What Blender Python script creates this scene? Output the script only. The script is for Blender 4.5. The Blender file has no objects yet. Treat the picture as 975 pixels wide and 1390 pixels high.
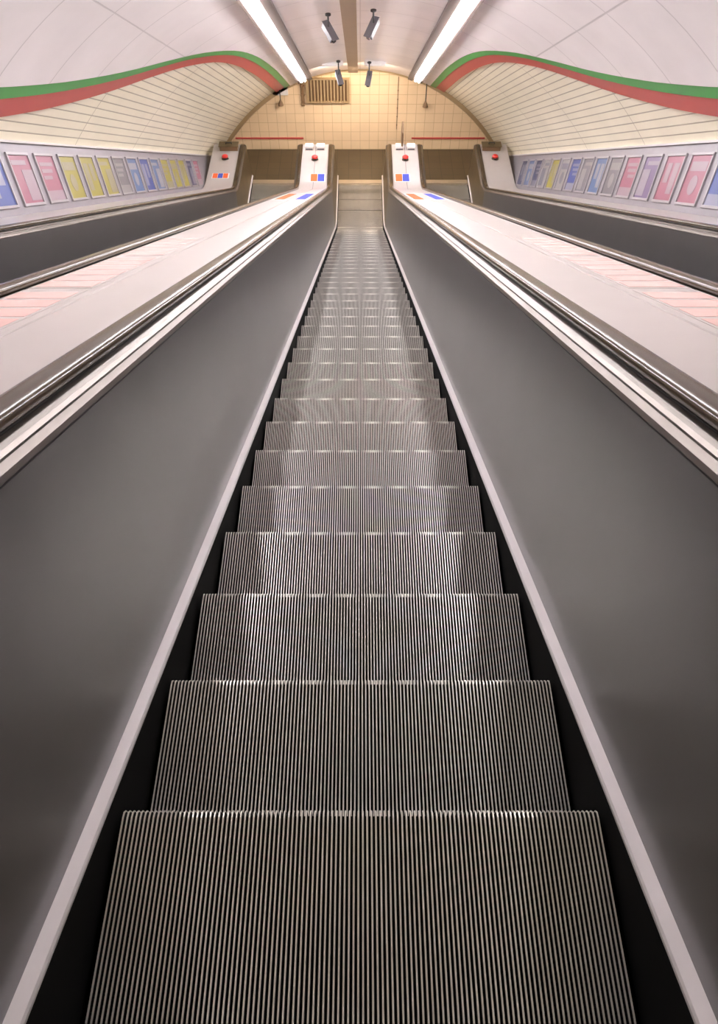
import bpy, bmesh, math, random
from mathutils import Vector, Matrix
random.seed(7)
C = bpy.context.scene.collection
# ---------------------------------------------------------------- geometry frame
H = 1.339                      # camera height square to the nosing line
CZ = 10.45                     # camera height over the lower landing
C30, S30 = math.cos(math.radians(30)), 0.5
YW = 18.95                     # end wall
def W(x, s, q):                # q = distance square to the incline, measured from eye level
    return Vector((x, s*C30 + q*S30, CZ - s*S30 + q*C30))

# ---------------------------------------------------------------- materials
def new_mat(name):
    m = bpy.data.materials.new(name); m.use_nodes = True
    nt = m.node_tree
    return m, nt, nt.nodes['Principled BSDF']
def mat(name, col, rough=.5, metal=0., spec=.5, var=.0, vscale=3., stretch=None, bump=0., coat=0.):
    m, nt, b = new_mat(name)
    b.inputs['Roughness'].default_value = rough
    b.inputs['Metallic'].default_value = metal
    b.inputs['Specular IOR Level'].default_value = spec
    b.inputs['Coat Weight'].default_value = coat
    b.inputs['Coat Roughness'].default_value = .15
    tc = nt.nodes.new('ShaderNodeTexCoord'); mp = nt.nodes.new('ShaderNodeMapping')
    if stretch: mp.inputs['Scale'].default_value = stretch
    nt.links.new(tc.outputs['Object'], mp.inputs['Vector'])
    nz = nt.nodes.new('ShaderNodeTexNoise'); nz.inputs['Scale'].default_value = vscale
    nz.inputs['Detail'].default_value = 5
    nt.links.new(mp.outputs[0], nz.inputs['Vector'])
    mx = nt.nodes.new('ShaderNodeMix'); mx.data_type = 'RGBA'
    c = Vector(col)
    mx.inputs['A'].default_value = (*(c*(1-var)), 1); mx.inputs['B'].default_value = (*(c*(1+var)), 1)
    nt.links.new(nz.outputs['Fac'], mx.inputs['Factor'])
    nt.links.new(mx.outputs['Result'], b.inputs['Base Color'])
    if bump:
        bp = nt.nodes.new('ShaderNodeBump'); bp.inputs['Strength'].default_value = bump
        bp.inputs['Distance'].default_value = .01
        nt.links.new(nz.outputs['Fac'], bp.inputs['Height']); nt.links.new(bp.outputs[0], b.inputs['Normal'])
    return m
def emit(name, col, k):
    m, nt, b = new_mat(name)
    b.inputs['Base Color'].default_value = (*col, 1)
    b.inputs['Emission Color'].default_value = (*col, 1); b.inputs['Emission Strength'].default_value = k
    return m
def tile_mat(name, col, col2, mortar, w, h, msize, rough, coords='UV', bump=.4, off=0.):
    m, nt, b = new_mat(name)
    b.inputs['Roughness'].default_value = rough
    tc = nt.nodes.new('ShaderNodeTexCoord')
    if coords == 'UV': vec = tc.outputs['UV']
    else:
        sp = nt.nodes.new('ShaderNodeSeparateXYZ'); cb = nt.nodes.new('ShaderNodeCombineXYZ')
        nt.links.new(tc.outputs['Object'], sp.inputs[0])
        nt.links.new(sp.outputs[coords[0]], cb.inputs[0]); nt.links.new(sp.outputs[coords[1]], cb.inputs[1])
        vec = cb.outputs[0]
    bk = nt.nodes.new('ShaderNodeTexBrick')
    bk.offset = off; bk.squash = 1
    bk.inputs['Scale'].default_value = 1
    bk.inputs['Brick Width'].default_value = w; bk.inputs['Row Height'].default_value = h
    bk.inputs['Mortar Size'].default_value = msize; bk.inputs['Mortar Smooth'].default_value = .3
    bk.inputs['Color1'].default_value = (*col, 1); bk.inputs['Color2'].default_value = (*col2, 1)
    bk.inputs['Mortar'].default_value = (*mortar, 1)
    nt.links.new(vec, bk.inputs['Vector'])
    nz = nt.nodes.new('ShaderNodeTexNoise'); nz.inputs['Scale'].default_value = 1.3; nz.inputs['Detail'].default_value = 4
    nt.links.new(tc.outputs['Object'], nz.inputs['Vector'])
    mx = nt.nodes.new('ShaderNodeMix'); mx.data_type = 'RGBA'; mx.blend_type = 'MULTIPLY'
    rp = nt.nodes.new('ShaderNodeMapRange'); rp.inputs['To Min'].default_value = .86; rp.inputs['To Max'].default_value = 1.08
    nt.links.new(nz.outputs['Fac'], rp.inputs['Value'])
    mx.inputs['Factor'].default_value = 1
    nt.links.new(bk.outputs['Color'], mx.inputs['A']); nt.links.new(rp.outputs[0], mx.inputs['B'])
    nt.links.new(mx.outputs['Result'], b.inputs['Base Color'])
    bp = nt.nodes.new('ShaderNodeBump'); bp.invert = True
    bp.inputs['Strength'].default_value = bump; bp.inputs['Distance'].default_value = .006
    nt.links.new(bk.outputs['Fac'], bp.inputs['Height']); nt.links.new(bp.outputs[0], b.inputs['Normal'])
    return m

M = dict(
 tile  = tile_mat('cream_vault_tile', (.92,.86,.68), (.90,.835,.655), (.42,.36,.25), 2.7, .115, .009, .28),
 endt  = tile_mat('peach_wall_tile', (.84,.63,.40), (.80,.60,.375), (.56,.38,.20), .24, .24, .006, .35, (0,2), .3),
 ceil  = tile_mat('white_enamel_ceiling', (.88,.815,.815), (.865,.80,.80), (.66,.60,.60), 1.1, 1.35, .012, .32),
 side  = mat('grey_advert_wall', (.26,.245,.27), .4, .2, var=.12, vscale=5),
 panel = mat('grey_balustrade_metal', (.178,.170,.175), .33, .85, var=.12, vscale=1.6),
 steel = mat('bright_stainless', (.20,.182,.165), .38, 1., var=.05),
 satin = mat('satin_aluminium', (.70,.68,.69), .42, .5, var=.06),
 bronze= mat('bronze_newel', (.22,.17,.10), .38, .8, var=.2, vscale=4),
 rubber= mat('black_handrail_rubber', (.045,.029,.014), .2, 0, .45, var=.2),
 dark  = mat('black_skirt', (.005,.005,.005), .7, 0, .05),
 deck  = mat('white_enamel_deck', (.40,.365,.35), .3, 0, .5, var=.05, vscale=6),
 cleat = mat('grooved_aluminium', (.92,.90,.83), .28, .6, var=.22, vscale=5),
 groove= mat('groove_black', (.014,.013,.011), .8, 0, .2, var=.3),  # near-black for groove floors and cleat sides
 floor = tile_mat('brown_floor_tile', (.085,.06,.03), (.075,.052,.026), (.03,.022,.012), .3, .3, .006, .3, (0,1), .2),
 comb  = mat('comb_metal', (.62,.56,.46), .35, .9, var=.1),
 red   = mat('red_plastic', (.62,.02,.015), .3, 0, .5, coat=.4),
 green = mat('green_enamel', (.05,.32,.06), .35),
 redb  = mat('red_enamel', (.50,.07,.06), .35),
 house = mat('taupe_housing', (.10,.072,.06), .5, .1, var=.08),
 tray  = mat('tan_cable_tray', (.32,.225,.15), .45, .2, var=.08),
 tube  = emit('fluorescent_tube', (1,.96,.98), 16.),
 refl  = mat('white_reflector', (.85,.83,.85), .3),
 white = mat('white_plastic', (.80,.76,.74), .35),
 grey  = mat('grey_plastic', (.13,.12,.13), .4),
 black = mat('black_plastic', (.03,.028,.028), .4),
 brown = mat('brown_paint', (.20,.12,.06), .5, var=.15),
 vent  = mat('tan_vent_metal', (.50,.36,.20), .4, .4, var=.1),
 frame = mat('dull_grey_frame', (.34,.32,.34), .4, .4),
 glass = mat('dark_lens', (.01,.01,.012), .08),
)
ART = dict(
 blue=((.03,.06,.24),(.20,.21,.30)), pink=((.27,.08,.13),(.28,.21,.25)), yellow=((.27,.24,.04),(.25,.23,.15)),
 grey=((.13,.13,.15),(.23,.22,.23)), navy=((.02,.03,.09),(.15,.15,.20)), purple=((.12,.08,.18),(.24,.21,.26)),
 sky=((.06,.12,.26),(.24,.24,.28)), white=((.26,.25,.26),(.13,.14,.18)))
ARTM = {k: (mat('print_'+k, v[0], .35), mat('print_light_'+k, v[1], .35)) for k, v in ART.items()}
M['pinkp'] = mat('pale_pink_print', (.54,.34,.31), .6, var=.15, vscale=9)
M['orange'] = mat('orange_print', (.72,.13,.04), .7, 0, .15)
M['bluep'] = mat('blue_print', (.06,.08,.42), .7, 0, .15)

# ---------------------------------------------------------------- object helpers
def obj(name, bm, mats, parent=None, loc=None, smooth=False, matrix=None):
    bmesh.ops.recalc_face_normals(bm, faces=bm.faces)
    me = bpy.data.meshes.new(name); bm.to_mesh(me); bm.free()
    if not isinstance(mats, (list, tuple)): mats = [mats]
    for m in mats: me.materials.append(m)
    if smooth:
        for p in me.polygons: p.use_smooth = True
    o = bpy.data.objects.new(name, me); C.objects.link(o)
    if parent: o.parent = parent
    if loc: o.location = loc
    if matrix is not None: o.matrix_world = matrix
    if smooth:
        md = o.modifiers.new('edges', 'EDGE_SPLIT'); md.split_angle = math.radians(40)
    return o
def thing(name, label, cat, loc=(0,0,0), group=None, matrix=None):
    o = bpy.data.objects.new(name, None); C.objects.link(o); o.location = loc
    o.empty_display_size = .2
    if matrix is not None: o.matrix_world = matrix
    o['label'] = label; o['category'] = cat
    if group: o['group'] = group
    return o
def tag(o, label, cat, group=None):
    o['label'] = label; o['category'] = cat
    if group: o['group'] = group
    return o
def struct(o): o['kind'] = 'structure'; return o
def add_box(bm, x0, x1, y0, y1, z0, z1, mi=0, bev=0.):
    b2 = bmesh.new()
    r = bmesh.ops.create_cube(b2, size=1)
    for v in b2.verts:
        v.co = Vector(((x0+x1)/2+v.co.x*(x1-x0), (y0+y1)/2+v.co.y*(y1-y0), (z0+z1)/2+v.co.z*(z1-z0)))
    if bev: bmesh.ops.bevel(b2, geom=b2.edges[:], offset=bev, segments=2, affect='EDGES', profile=.6)
    merge(bm, b2, mi)
def merge(bm, b2, mi=0, mtx=None):
    vs = {}
    for v in b2.verts: vs[v] = bm.verts.new(mtx @ v.co if mtx is not None else v.co)
    for f in b2.faces:
        try: nf = bm.faces.new([vs[v] for v in f.verts]); nf.material_index = mi
        except ValueError: pass
    b2.free()
def add_cyl(bm, p0, p1, r0, r1=None, seg=20, mi=0):
    p0, p1 = Vector(p0), Vector(p1); r1 = r0 if r1 is None else r1
    d = p1-p0; b2 = bmesh.new()
    bmesh.ops.create_cone(b2, cap_ends=True, segments=seg, radius1=r0, radius2=r1, depth=d.length)
    mtx = Matrix.Translation((p0+p1)/2) @ d.to_track_quat('Z', 'Y').to_matrix().to_4x4()
    merge(bm, b2, mi, mtx)
def sweep_pts(rings, closed=True, caps=True, mi=0, bm=None):
    bm = bm or bmesh.new()
    R = [[bm.verts.new(p) for p in ring] for ring in rings]
    n = len(R[0])
    for a, b in zip(R, R[1:]):
        for i in range(n if closed else n-1):
            j = (i+1) % n
            f = bm.faces.new((a[i], a[j], b[j], b[i])); f.material_index = mi
    if closed and caps:
        for r in (R[0], R[-1]):
            f = bm.faces.new(r); f.material_index = mi
    return bm

# ---------------------------------------------------------------- the step line (path)
RAD = 2.2; TAN = RAD*math.tan(math.radians(15)); SE = (CZ - H*C30)/S30; T1 = SE - TAN
ARC = RAD*math.radians(30)
def path(t):                   # -> (Y, Z, normalY, normalZ)
    if t <= T1:
        p = W(0, t, -H); return p.y, p.z, S30, C30
    p = W(0, T1, -H); cy, cz = p.y+S30*RAD, p.z+C30*RAD
    if t <= T1+ARC:
        a = math.radians(30) - (t-T1)/RAD
        return cy-RAD*math.sin(a), cz-RAD*math.cos(a), math.sin(a), math.cos(a)
    return cy+(t-T1-ARC), cz-RAD, 0., 1.
YL0 = path(T1+ARC)[0]; ZL = path(T1+ARC)[1]
def t_at(Y): return T1+ARC+(Y-YL0)
TS = [-3.2+i*1.0 for i in range(21)] + [T1] + [T1+ARC*i/10 for i in range(1, 11)]
TS = sorted(set(t for t in TS if t <= T1+ARC+1e-6))
def sweep(profile, Yend, sx=1, cx=0., t0=-3.2, closed=True, t1=None):
    ts = [t for t in TS if t >= t0] + [t_at(Yend)]
    if t1: ts = [t for t in TS if t <= t1]
    rings = []
    for t in ts:
        Y, Z, ny, nz = path(t)
        rings.append([Vector((cx+sx*x, Y+ny*n, Z+nz*n)) for x, n in profile])
    return sweep_pts(rings, closed)

# ---------------------------------------------------------------- vault
R0, QC = 4.63, -2.37
def vp(a, s, r=R0): return W(r*math.sin(a), s, QC + r*math.cos(a))
def s_wall(a, r=R0): return (YW - (QC + r*math.cos(a))*S30)/C30
BT = [(-8,49.6),(5,49.6),(7.2,48.9),(8.8,46.0),(10.0,42.6),(10.9,39.2),(11.8,34.8),(12.7,30.2),(13.8,26.0),(15,23.9),(16.5,22.9),(18,22.5),(24,22.5)]
def a_b(s):
    for i, ((s0,a0),(s1,a1)) in enumerate(zip(BT, BT[1:])):
        if s0 <= s <= s1:
            t = (s-s0)/(s1-s0)
            def slope(k):
                if k <= 0 or k >= len(BT)-1: return 0
                return (BT[k+1][1]-BT[k-1][1])/(BT[k+1][0]-BT[k-1][0])
            h = s1-s0; m0, m1 = slope(i)*h, slope(i+1)*h
            return math.radians((2*t**3-3*t*t+1)*a0+(t**3-2*t*t+t)*m0+(-2*t**3+3*t*t)*a1+(t**3-t*t)*m1)
    return math.radians(BT[-1][1])
def shell(name, fa0, fa1, nA, r_in, r_out, m, S0=-7., ds=.35):
    """curved shell between two angle functions, run along the incline to the end wall"""
    bm = bmesh.new(); uv = bm.loops.layers.uv.new('UVMap')
    n = int((22.2-S0)/ds)
    G = {}
    for k, r in enumerate((r_in, r_out)):
        for i in range(n+1):
            for j in range(nA+1):
                s = S0 + ds*i
                if i == n: s = 30
                for _ in range(3):
                    a = fa0(min(s,22)) + (fa1(min(s,22))-fa0(min(s,22)))*j/nA
                    s = min(s, s_wall(a, r))
                G[k,i,j] = (bm.verts.new(vp(a, s, r)), s, a*R0)
    def quad(keys):
        vs = [G[q] for q in keys]
        if len({tuple(round(c,5) for c in v[0].co) for v in vs}) < 3: return
        try: f = bm.faces.new([v[0] for v in vs])
        except ValueError: return
        for l, v in zip(f.loops, vs): l[uv].uv = (v[1], v[2])
        f.smooth = True
    for i in range(n):
        for j in range(nA):
            quad([(0,i,j),(0,i+1,j),(0,i+1,j+1),(0,i,j+1)])
            quad([(1,i,j),(1,i,j+1),(1,i+1,j+1),(1,i+1,j)])
        for j in (0, nA):
            quad([(0,i,j),(1,i,j),(1,i+1,j),(0,i+1,j)])
    bmesh.ops.remove_doubles(bm, verts=bm.verts, dist=1e-5)
    o = obj(name, bm, m)
    md = o.modifiers.new('edges', 'EDGE_SPLIT'); md.split_angle = math.radians(40)
    return o
SPR = math.radians(55.5)
rc = R0-.06
struct(shell('ceiling', lambda s: -a_b(s), a_b, 48, rc, R0-.012, M['ceil']))
GB, RB = .15/R0, .24/R0
for sg in (1, -1):
    struct(shell('trim_1' if sg < 0 else 'trim_3', lambda s: sg*a_b(s), lambda s: sg*min(a_b(s)+GB, SPR-.02), 3, R0-.05, R0-.012, M['green']))
    struct(shell('trim_2' if sg < 0 else 'trim_4', lambda s: sg*min(a_b(s)+GB, SPR-.02), lambda s: sg*min(a_b(s)+GB+RB, SPR-.01), 4, R0-.035, R0-.012, M['redb']))
    side = 'left' if sg < 0 else 'right'
    struct(shell('wall_'+side, lambda s: sg*math.radians(20), lambda s: sg*SPR, 30, R0, R0+.12, M['tile']))
    # lower wall that carries the adverts
    prof = [(3.83,.26),(3.79,.235),(3.62,-.50),(3.62,-2.2),(3.95,-2.2),(3.95,.26)]
    rings = [[W(sg*x, s, q) for x, q in prof] for s in (-7, 0, 8, 16)] + [[W(sg*x, (YW-q*S30)/C30, q) for x, q in prof]]
    struct(obj('wall_'+side, sweep_pts(rings), M['side']))
    # picture rail under the tiles
    prof = [(3.76,.262),(3.76,.238),(3.85,.238),(3.85,.262)]
    rings = [[W(sg*x, s, q) for x, q in prof] for s in (-7, 8)] + [[W(sg*x, (YW-q*S30)/C30, q) for x, q in prof]]
    struct(obj('trim_5' if sg < 0 else 'trim_6', sweep_pts(rings), M['satin']))

# end wall, floor, cornice
bm = bmesh.new(); add_box(bm, -5.2, 5.2, YW, YW+.2, -.6, 4.2)
struct(obj('wall_end', bm, M['endt']))
bm = bmesh.new(); add_box(bm, -3.95, 3.95, 17.42, YW+.02, -.12, ZL)
struct(obj('floor', bm, M['floor']))
bm = bmesh.new()
for x0, x1 in ((-3.3,-1.5),(1.36,3.3)): add_box(bm, x0, x1, YW-.02, YW+.01, .29, .33, bev=.004)
struct(obj('trim_7', bm, M['redb']))
bm = bmesh.new()      # narrow metal arch where the vault meets the end wall
rings = []
for i in range(61):
    a = SPR*(-1+2*i/60)
    ring = []
    for r, d in ((R0-.09,0),(R0-.09,.05),(R0+.03,.05),(R0+.03,0)):
        p = vp(a, s_wall(a, r)-d/C30, r); ring.append(p)
    rings.append(ring)
struct(obj('trim_8', sweep_pts(rings), M['vent']))
# shaft bottom under the balustrades
rings = [[W(x, s, q) for x, q in ((-3.95,-2.3),(3.95,-2.3),(3.95,-2.5),(-3.95,-2.5))] for s in (-7, 20.5)]
struct(obj('floor', sweep_pts(rings), M['dark']))

# ---------------------------------------------------------------- steps
WS = .54; NR = 110; PIT = 2*WS/NR
def cleats(pathpts, tip=True):
    """ridged surface: cross section of NR cleats swept along (y, z, ny, nz)"""
    bm = bmesh.new(); rings = []
    for (y, z, ny, nz) in pathpts:
        ring = []
        for i in range(NR):
            x0 = -WS + i*PIT
            for dx, d in ((0,-.013),(.0034,-.013),(.0038,-.0025),(.0046,0),(.0074,0),(.0082,-.0025),(.0086,-.013)):
                ring.append(Vector((x0+dx, y+ny*d, z+nz*d)))
        ring.append(Vector((WS, y-ny*.013, z-nz*.013)))
        rings.append(ring)
    R = [[bm.verts.new(p) for p in r] for r in rings]
    for a, b in zip(R, R[1:]):
        for i in range(len(a)-1):
            f = bm.faces.new((a[i], b[i], b[i+1], a[i+1]))
            f.material_index = 1 if i % 7 in (0, 1, 5, 6) else 0
    return bm
TD = .46
tread_bm = cleats([(-TD,0,0,1),(-.018,0,0,1),(-.006,-.003,.5,.86)])
riser_pts = [(-.006,-.003,.5,.86),(0,-.014,1,0),(-.002,-.05,1,0),(-.012,-.11,.98,-.17),(-.03,-.17,.95,-.3),(-.056,-.236,.92,-.38)]
body = bmesh.new()
ring = [(-TD,-.014),(-.02,-.014),(-.014,-.05),(-.026,-.11),(-.044,-.17),(-.07,-.236),(-.30,-.25),(-TD,-.10)]
sweep_pts([[Vector((x, y, z)) for y, z in ring] for x in (-WS+.004, WS-.004)], bm=body)
def make_step(parent):
    st = obj('step', body, M['dark'], parent)
    obj('tread', tread_bm, [M['cleat'], M['groove']], st)
    obj('riser', cleats(riser_pts), [M['cleat'], M['groove']], st)
    return st

# ---------------------------------------------------------------- escalator
YN = 17.50                       # newel centre
def build_escalator(cx, label):
    e = thing('escalator', label, 'escalator', (cx, 0, 0), 'escalators side by side in the shaft')
    for sg in (-1, 1):
        obj('skirt', sweep([(.551,-.34),(.551,.036),(.566,.036),(.566,-.34)], 17.6, sg), M['dark'], e)
        obj('skirt_rail', sweep([(.552,.036),(.552,.044),(.556,.049),(.582,.054),(.588,.054),(.588,.036)], 17.6, sg), M['satin'], e)
        pp = [(.583,.053),(.638,.812),(.655,.812),(.600,.053)]
        obj('inner_panel', sweep(pp, 0, sg, t1=T1+.001), M['panel'], e)
        obj('newel_panel', sweep(pp, 17.62, sg, t0=T1-.001), M['bronze'], e)
        obj('moulding', sweep([(.637,.818),(.641,.830),(.655,.842),(.655,.848),(.659,.852),(.664,.848),(.668,.852),(.698,.857),(.700,.852),(.700,.80),(.655,.80)], 17.62, sg), M['steel'], e)
        # handrail: swept rounded band that wraps round the newel
        cs = []
        for k in range(20):
            a = 2*math.pi*k/20; c, s_ = math.cos(a), math.sin(a)
            cs.append((math.copysign(abs(c)**.6, c)*.041, math.copysign(abs(s_)**.75, s_)*.019))
        rings = []; hc, nc = .733, .877
        for t in [t for t in TS] + [t_at(YN)]:
            Y, Z, ny, nz = path(t)
            rings.append([Vector((sg*(hc+u), Y+ny*(nc+v), Z+nz*(nc+v))) for u, v in cs])
        rr = .27
        for k in range(1, 19):
            a = math.radians(90-10*k)
            rings.append([Vector((sg*(hc+u), YN+math.cos(a)*(rr+v), ZL+nc-rr+math.sin(a)*(rr+v))) for u, v in cs])
        obj('handrail', sweep_pts(rings), M['rubber'], e, smooth=True)
        obj('handrail_guide', sweep([(.701,.80),(.701,.860),(.765,.860),(.765,.80)], YN, sg), M['black'], e)
        # newel: plate with round nose inside the handrail loop
        out = [(16.95,.0),(17.66,.0),(17.70,.20)]
        for k in range(0, 19):
            a = math.radians(-80+170*k/18)
            out.append((YN+math.cos(a)*(rr-.022), nc-rr+math.sin(a)*(rr-.022)))
        out += [(16.95, nc-.024)]
        rings = [[Vector((sg*x, Y, ZL+n)) for Y, n in out] for x in (.66, .765)]
        nb = sweep_pts(rings)
        bmesh.ops.bevel(nb, geom=[ed for ed in nb.edges if abs(ed.verts[0].co.x-ed.verts[1].co.x) < 1e-6], offset=.006, segments=1, affect='EDGES')
        obj('newel', nb, M['bronze'], e)
    # comb plate
    cb = bmesh.new()
    add_box(cb, -.55, .55, 17.30, 17.46, ZL+.001, ZL+.012, bev=.003)
    for i in range(55):
        x = -.54+i*.02; add_box(cb, x, x+.008, 17.22, 17.31, ZL+.001, ZL+.009)
    obj('comb_plate', cb, M['comb'], e)
    return e
esc = []
for cx, lb in ((0, 'grey escalator in the middle running straight down from the viewer'),
               (-2.19, 'escalator beyond the white deck on the left side of the shaft'),
               (2.19, 'escalator beyond the white deck on the right side of the shaft')):
    esc.append(build_escalator(cx, lb))
st0 = make_step(esc[0]); tmax = t_at(17.28)
first = True
for e, cx in zip(esc, (0, -2.19, 2.19)):
    k = -8
    while True:
        t = 1.244 + .462*k
        if t > tmax+.25: break
        k += 1
        if cx and t < 9: continue
        Y, Z, ny, nz = path(t)
        if Y > 17.3: Y = 17.3
        if first:
            st = st0; first = False
        else:
            st = st0.copy(); C.objects.link(st); st.parent = e
            for ch in list(st0.children):
                c = ch.copy(); C.objects.link(c); c.parent = st
        st.location = (0, Y, Z)
        if t > tmax+.2: break

# ---------------------------------------------------------------- decks between and beside the escalators
YD = 17.62
def deck(x0, x1, sx, name, label, mid=True):
    e = thing(name, label, 'deck', (0,0,0), 'white decks flanking the escalators')
    xm = (x0+x1)/2
    for a, b in (((x0, xm-.004), (xm+.004, x1)) if mid else ((x0, x1),)):
        obj('deck_panel', sweep([(a,.835),(a,.858),(a+.004,.862),(b-.004,.862),(b,.858),(b,.835)], YD, sx), M['deck'], e)
    if mid: obj('seam', sweep([(xm-.006,.835),(xm-.006,.856),(xm+.006,.856),(xm+.006,.835)], YD, sx), M['black'], e)
    pb = bmesh.new()
    add_box(pb, min(sx*x0,sx*x1), max(sx*x0,sx*x1), YD-.02, YD+.01, ZL, ZL+.85, bev=.004)
    obj('end_panel', pb, M['bronze'], e)
    return e
deck(.776, 1.414, -1, 'escalator_deck', 'white deck left of the middle escalator with one long seam')
deck(.776, 1.414, 1, 'escalator_deck', 'white deck right of the middle escalator with one long seam')
deck(2.966, 3.62, -1, 'escalator_deck', 'narrow outer deck along the left wall below the adverts', False)
deck(2.966, 3.62, 1, 'escalator_deck', 'narrow outer deck along the right wall below the adverts', False)

# things on the decks -------------------------------------------------
def deckpoint(x, t, n=.862):
    Y, Z, ny, nz = path(t); return Vector((x, Y+ny*n, Z+nz*n)), Vector((0, ny, nz))
def deckmat(x, t, n=.862):
    p, N = deckpoint(x, t, n); X = Vector((1,0,0)); Yv = N.cross(X)
    m = Matrix((X, Yv, N)).transposed().to_4x4(); m.translation = p; return m
def stop_button(x, Y, label):
    e = thing('stop_button', label, 'button', matrix=deckmat(x, t_at(Y)), group='red stop buttons on the deck ends')
    b = bmesh.new(); add_cyl(b, (0,0,0), (0,0,.012), .085, .078, 28); obj('base_plate', b, M['steel'], e)
    b = bmesh.new(); add_cyl(b, (0,0,.012), (0,0,.05), .035, seg=20); obj('stem', b, M['black'], e)
    b = bmesh.new(); bmesh.ops.create_uvsphere(b, u_segments=24, v_segments=12, radius=.075)
    for v in b.verts: v.co.z = max(v.co.z*.62, -.012) + .062
    obj('push_cap', b, M['red'], e, smooth=True)
stop_button(-1.095, 16.92, 'red stop button on the deck end left of the middle escalator')
stop_button(1.095, 16.92, 'red stop button on the deck end right of the middle escalator')
stop_button(-3.27, 16.95, 'red stop button on the outer deck end by the left wall')
stop_button(3.27, 16.95, 'red stop button on the outer deck end by the right wall')
def sensor_box(x, Y, label):
    e = thing('equipment_box', label, 'box', (x, Y, ZL+.862), 'pale boxes on the far deck ends')
    b = bmesh.new(); add_box(b, -.10, .10, -.08, .08, 0, .10, bev=.012); obj('casing', b, M['white'], e)
    b = bmesh.new(); add_box(b, -.085, .085, -.086, -.079, .012, .045, bev=.002); obj('front_slot', b, M['grey'], e)
for sx, nm in ((-1,'left'),(1,'right')):
    sensor_box(sx*.97, 17.42, 'pale box on the %s middle deck end, the one nearer the middle escalator' % nm)
    sensor_box(sx*1.25, 17.42, 'pale box on the %s middle deck end, the one nearer the outer escalator' % nm)
def sticker(x, t, w, l, cols, label, grp):
    e = thing('sticker', label, 'sticker', matrix=deckmat(x, t), group=grp)
    b = bmesh.new(); add_box(b, -w/2, w/2, -l/2, l/2, 0, .003); obj('backing', b, M['white'], e)
    b = bmesh.new(); k = len(cols)
    for i in range(k):
        add_box(b, -w*.46+w*.92*i/k, -w*.46+w*.92*(i+1)/k-.008, -l*.46, l*.46, .003, .0045, mi=i)
    obj('print', b, [M[c] for c in cols], e)
g = 'coloured stickers at the foot of the decks'
sticker(-1.00, t_at(16.12), .36, .34, ['orange','bluep'], 'orange and blue sticker below the left red stop button', g)
sticker(1.00, t_at(16.12), .36, .34, ['orange','bluep'], 'orange and blue sticker below the right red stop button', g)
sticker(-1.10, 13.6, .54, 2.8, ['orange','pinkp','bluep'], 'larger orange sticker on the left middle deck just uphill', g)
sticker(1.10, 13.6, .54, 2.8, ['orange','pinkp','bluep'], 'larger orange sticker on the right middle deck just uphill', g)
sticker(-3.3, t_at(16.2), .4, .22, ['orange','bluep','orange'], 'small red and blue sticker on the far left outer deck', g)
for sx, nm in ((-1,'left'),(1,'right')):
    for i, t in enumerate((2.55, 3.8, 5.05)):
        e = thing('pink_strip', 'pale pink notice strip on the %s middle deck, %s' % (nm, ('nearest the viewer','second from the viewer','third from the viewer')[i]),
                  'overlay', matrix=deckmat(sx*1.275, t), group='pale pink notice strips on the decks')
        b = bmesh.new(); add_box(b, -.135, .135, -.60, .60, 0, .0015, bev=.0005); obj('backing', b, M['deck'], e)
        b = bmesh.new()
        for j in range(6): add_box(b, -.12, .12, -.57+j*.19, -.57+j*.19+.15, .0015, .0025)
        obj('print', b, M['pinkp'], e)  # pale pink bars on thin plates along the outer deck half

# slim dark sign post on the right deck end, brown cases by the walls
e = thing('sign_post', 'slim dark sign seen edge-on standing on the right deck end', 'sign', (1.03, 17.50, ZL+.86))
b = bmesh.new(); add_cyl(b, (0,0,0), (0,0,.16), .018, seg=14); obj('post', b, M['grey'], e)
b = bmesh.new()
sweep_pts([[Vector((x, y, z)) for y, z in ((-.16,.10),(.16,.10),(.15,.42),(.02,.62),(-.13,.42))] for x in (-.022, .022)], bm=b)
obj('sign_panel', b, M['brown'], e)
for sx, nm in ((-1,'left'),(1,'right')):
    e = thing('equipment_case', 'brown equipment case on the outer deck end by the %s wall' % nm, 'case', (sx*3.22, 17.40, ZL+.862), 'brown cases by the walls')
    b = bmesh.new(); add_box(b, -.22, .22, -.10, .10, 0, .11, bev=.012); obj('case_body', b, M['brown'], e)
    b = bmesh.new(); add_box(b, -.24, .24, -.12, .12, .11, .13, bev=.006); obj('lid', b, M['bronze'], e)
    b = bmesh.new(); add_cyl(b, (-.07,0,.16), (.07,0,.16), .012, seg=10); add_cyl(b, (-.07,0,.13), (-.07,0,.165), .01, seg=10); add_cyl(b, (.07,0,.13), (.07,0,.165), .01, seg=10)
    obj('handle', b, M['black'], e)

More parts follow.
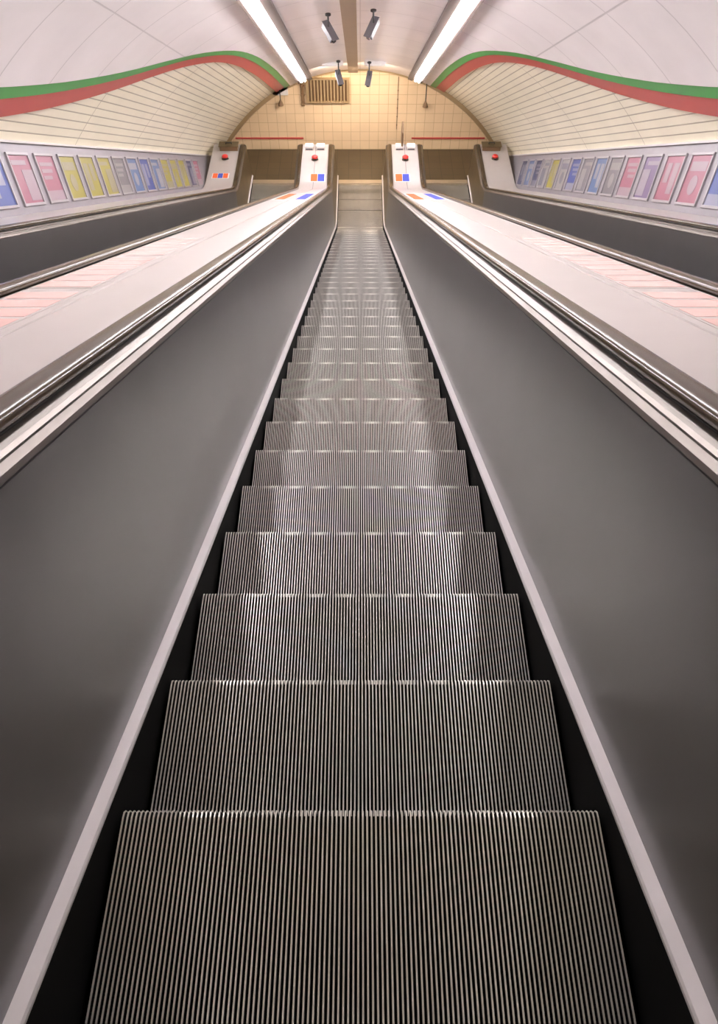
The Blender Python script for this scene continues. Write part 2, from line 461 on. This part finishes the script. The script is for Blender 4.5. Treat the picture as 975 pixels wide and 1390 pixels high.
# ---------------------------------------------------------------- adverts
def advert(sg, s, col, design, label):
    p0, p1 = Vector((3.79,.235)), Vector((3.62,-.50))       # (x, q) of the slanted wall face
    up = (p0-p1).normalized(); mid = p1.lerp(p0, .50)
    U = Vector((sg*up.x, S30*up.y, C30*up.y))               # up the face
    T = Vector((0, C30, -S30))                              # down the incline
    N = Vector((-sg*up.y, S30*up.x, C30*up.x))              # into the room
    m = Matrix((T, U, N)).transposed().to_4x4(); m.translation = W(sg*mid.x, s, mid.y)
    e = thing('framed_advert', label, 'advert', matrix=m, group='framed adverts along the %s wall' % ('left' if sg < 0 else 'right'))
    w, h = .56, .56
    b = bmesh.new()
    for x0, x1, y0, y1 in ((-w/2,w/2,-h/2,-h/2+.03),(-w/2,w/2,h/2-.03,h/2),(-w/2,-w/2+.025,-h/2+.03,h/2-.03),(w/2-.025,w/2,-h/2+.03,h/2-.03)):
        add_box(b, x0, x1, y0, y1, 0, .022, bev=.004)
    obj('frame', b, M['frame'], e)
    b = bmesh.new(); W2, H2 = w/2-.026, h/2-.031
    add_box(b, -W2, W2, -H2, H2, 0, .008, 0)
    z0, z1 = .008, .0095
    if design == 0:
        add_box(b, -W2*.8, W2*.8, H2*.35, H2*.75, z0, z1, 1); add_cyl(b, (0,-H2*.25,z0), (0,-H2*.25,z1), H2*.42, mi=1)
    elif design == 1:
        for k in range(3): add_box(b, -W2*.75, W2*(.75-.25*k), H2*(.55-.3*k), H2*(.72-.3*k), z0, z1, 1)
        add_box(b, -W2, W2, -H2, -H2*.55, z0, z1, 1)
    elif design == 2:
        add_box(b, -W2*.1, W2, -H2*.9, H2*.4, z0, z1, 1); add_box(b, -W2*.85, W2*.6, H2*.6, H2*.8, z0, z1, 1)
    else:
        add_box(b, -W2*.7, -W2*.1, -H2*.7, H2*.7, z0, z1, 1); add_box(b, W2*.15, W2*.7, -H2*.2, H2*.7, z0, z1, 1)
    obj('poster', b, list(ARTM[col]), e)
ORD = ['first','second','third','fourth','fifth','sixth','seventh','eighth','ninth','tenth','eleventh','twelfth','thirteenth','fourteenth','fifteenth','sixteenth']
left = ['blue','blue','pink','pink','yellow','yellow','yellow','grey','sky','blue','sky','yellow','yellow','yellow','navy','pink']
right = ['blue','blue','pink','pink','purple','pink','grey','sky','grey','blue','white','yellow','white','navy','sky','navy']
for sg, lst, nm in ((-1, left, 'left'), (1, right, 'right')):
    for i, c in enumerate(lst):
        cn = {'sky':'light blue','navy':'dark navy','white':'pale'}.get(c, c)
        advert(sg, 7.35+.72*i, c, (i*7+(sg > 0)*2) % 4, '%s framed advert on the %s wall, %s along it from the near end' % (cn, nm, ORD[i]))

# ---------------------------------------------------------------- ceiling fittings
QL = QC + rc*math.cos(math.radians(17.7)); 
for sg, nm in ((-1,'left'),(1,'right')):
    a = math.radians(17.7)*sg
    def P(u, s, d):     # u across, d down from the ceiling skin
        base_x, base_q = rc*math.sin(a), QC+rc*math.cos(a)
        tx, tq = math.cos(a), -math.sin(a)
        return W(base_x+tx*u-math.sin(a)*d, s, base_q+tq*u-math.cos(a)*d)
    e = thing('strip_light', 'long fluorescent strip light on the %s side of the ceiling' % nm, 'light', W(rc*math.sin(a), 18, QC+rc*math.cos(a)), 'strip lights along the ceiling')
    off = e.location.copy()
    S_A, S_B = 1.7, 20.2
    def run(prof, s0=S_A, s1=S_B): return sweep_pts([[P(u, s, d)-off for u, d in prof] for s in (s0, s1)])
    obj('housing', run([(-.085,.0),(-.085,.07),(.085,.07),(.085,.0)]), M['refl'], e)
    obj('side_tray', run([(-sg*.10,.0),(-sg*.10,.11),(-sg*.215,.11),(-sg*.215,.0)]), M['house'], e)
    obj('side_fin', run([(sg*.10,.0),(sg*.10,.10),(sg*.145,.10),(sg*.145,.0)]), M['house'], e)
    s = S_A+.1
    while s < S_B-.5:
        s1 = min(s+1.75, S_B-.05)
        tb = bmesh.new()
        for u in (-.042, .042): add_cyl(tb, P(u,s,.125)-off, P(u,s1,.125)-off, .028, seg=12)
        obj('tube', tb, M['tube'], e, smooth=True)
        s += 1.80
# tan cable tray down the middle
rings = [[W(x, s, q) for x, q in ((-.285,2.30),(-.285,2.10),(-.055,2.10),(-.055,2.30))] for s in (-5, 20.35)]
tr = sweep_pts(rings)
tag(obj('cable_tray', tr, M['tray']), 'tan cable tray running down the middle of the ceiling', 'cable tray')

def cctv(x, s, q, yaw, label, drop=.25):
    p = W(x, s, q)
    top = W(x, s, 0); 
    e = thing('security_camera', label, 'security camera', p, 'cameras hanging near the lower end of the ceiling')
    e.rotation_euler = (0, 0, yaw)
    b = bmesh.new(); add_cyl(b, (0,0,.02), (0,0,drop), .014, seg=12); add_cyl(b, (0,0,drop-.02), (0,0,drop), .045, seg=16); obj('bracket', b, M['black'], e)
    b = bmesh.new(); add_box(b, -.05, .05, -.17, .13, -.05, .05, bev=.012); o = obj('camera_body', b, M['grey'], e); o.rotation_euler = (.55,0,0)
    b = bmesh.new(); add_cyl(b, (0,-.165,0), (0,-.19,0), .034, seg=18); l = obj('lens', b, M['glass'], o)
    b = bmesh.new(); add_box(b, -.06, .06, -.21, .14, .052, .060, bev=.003); obj('sun_hood', b, M['grey'], o)
cctv(-.49, 13.2, 1.93, .6, 'grey camera hanging left of the cable tray, nearer of that side', .24)
cctv(.20, 13.0, 1.95, -.5, 'grey camera hanging right of the cable tray, nearer of that side', .24)
cctv(-.47, 18.3, 1.80, .3, 'grey camera hanging left of the cable tray close to the end wall', .34)
cctv(.20, 18.5, 1.80, -.2, 'grey camera hanging right of the cable tray close to the end wall', .34)
for x, nm in ((-.62,'left'),(.33,'right')):
    p = W(x, 19.0, 2.12)
    e = thing('junction_box', 'pale junction box on the ceiling %s of the cable tray by the end wall' % nm, 'junction box', p, 'junction boxes by the end wall')
    b = bmesh.new(); add_box(b, -.24, .24, -.12, .12, -.02, .10, bev=.01); o = obj('casing', b, M['white'], e); o.rotation_euler = (-math.radians(30),0,0)
    b = bmesh.new(); add_box(b, -.20, .20, -.08, .08, -.03, -.019, bev=.003); o = obj('cover', b, M['refl'], e); o.rotation_euler = (-math.radians(30),0,0)

# end wall fittings
def on_wall(px, py, d=0.):     # point on the end wall seen at that height
    al = math.radians(52.976) + math.atan((py-650)/1000)
    Y = YW-d; z = CZ - Y*math.tan(al)
    depth = math.hypot(Y, CZ-z)*math.cos(math.atan((py-650)/1000))
    return Vector(((px-488.6)*depth/1000, Y, z))
a_, b_ = on_wall(416, 138), on_wall(474, 105)
x0, x1, z0, z1 = a_.x, b_.x, a_.z, b_.z
e = thing('vent_grille', 'tan louvred vent with upright bars high on the end wall', 'vent', (x0, YW, z0))
b = bmesh.new(); W_, H_ = x1-x0, z1-z0
for q in ((0,W_,0,.03),(0,W_,H_-.03,H_),(0,.03,.03,H_-.03),(W_-.03,W_,.03,H_-.03)): add_box(b, q[0], q[1], -.09, 0, q[2], q[3], bev=.004)
obj('frame', b, M['vent'], e)
b = bmesh.new(); add_box(b, .03, W_-.03, -.012, -.002, .03, H_-.03); obj('back', b, M['brown'], e)
for k in range(13):
    x = .05+(W_-.10)*k/12
    b = bmesh.new(); add_box(b, x-.02, x+.02, -.075, -.03, .03, H_-.03, bev=.006); obj('bar', b, M['vent'], e)
def pendant(px, py_top, py_bot, label, plate):
    t, bt = on_wall(px, py_top, .12), on_wall(px, py_bot, .12)
    e = thing('hanging_lamp', label, 'lamp', bt, 'small fittings hanging before the end wall')
    L = t.z-bt.z
    b = bmesh.new(); add_cyl(b, (0,0,.10), (0,0,L), .012, seg=10); add_cyl(b, (0,0,L-.01), (0,.12,L-.01), .012, seg=10); obj('rod', b, M['black'], e)
    b = bmesh.new(); add_cyl(b, (0,0,.0), (0,0,.07), .07, .05, 20); add_cyl(b, (0,0,.07), (0,0,.14), .05, .018, 20); obj('shade', b, M['brown'], e)
    if plate:
        b = bmesh.new(); add_box(b, -.2, .2, .07, .118, L*.45, L*.98, bev=.012); obj('back_box', b, M['white'], e)
pendant(381, 117, 143, 'brown hanging fitting before a pale box at the left of the end wall', True)
pendant(577, 112, 145, 'brown hanging fitting on a thin rod at the right of the end wall', False)
e0, e1 = on_wall(413, 143), on_wall(413, 104)
b = bmesh.new(); add_box(b, -.04, .04, -.06, 0, 0, e1.z-e0.z, bev=.008)
for k in range(3): add_box(b, -.05, .05, -.075, 0, .04+.22*k, .07+.22*k, bev=.003)
tag(obj('conduit', b, M['brown'], loc=(e0.x-.03, YW, e0.z)), 'dark upright conduit beside the vent on the end wall', 'conduit')
e0, e1 = on_wall(538, 175), on_wall(533, 104)
b = bmesh.new(); add_cyl(b, (0,-.012,0), (0,-.012,e1.z-e0.z), .008, seg=8)
for k in range(5): add_box(b, -.014, .014, -.022, 0, .1+.22*k, .12+.22*k)
tag(obj('wall_cable', b, M['brown'], loc=(e0.x, YW, e0.z)), 'thin dark cable running up the tiled end wall', 'cable')

# ---------------------------------------------------------------- light
wd = bpy.data.worlds.new('World'); bpy.context.scene.world = wd; wd.use_nodes = True
wd.node_tree.nodes['Background'].inputs[0].default_value = (1, .80, .55, 1)
wd.node_tree.nodes['Background'].inputs[1].default_value = 1.3
def area(name, loc, rot, size, sizey, energy, col):
    l = bpy.data.lights.new(name, 'AREA'); l.shape = 'RECTANGLE'; l.size = size; l.size_y = sizey
    l.energy = energy; l.color = col
    o = bpy.data.objects.new(name, l); C.objects.link(o); o.location = loc; o.rotation_euler = rot; return o
for x in (-.62, .33):        # added warm fill lights with no fitting, just below the pale boxes
    p = W(x, 19.0, 2.12)
    area('landing_fill', (p.x, p.y+.02, p.z-.16), (math.radians(28), 0, 0), .36, .16, 9, (1,.82,.62))

# ---------------------------------------------------------------- camera
cam = bpy.data.cameras.new('camera'); co = bpy.data.objects.new('camera', cam); C.objects.link(co)
co.location = (0, 0, CZ)
co.rotation_euler = (math.radians(90-52.976), 0, 0)
cam.sensor_width = 36; cam.lens = 36*1000/1390
cam.shift_y = -45/1390; cam.shift_x = -.0011
cam.clip_start = .05; cam.clip_end = 100
sc = bpy.context.scene; sc.camera = co
sc.view_settings.view_transform = 'Standard'; sc.view_settings.look = 'None'
sc.view_settings.gamma = 1; sc.view_settings.use_curve_mapping = False
sc.view_settings.exposure = 1.4
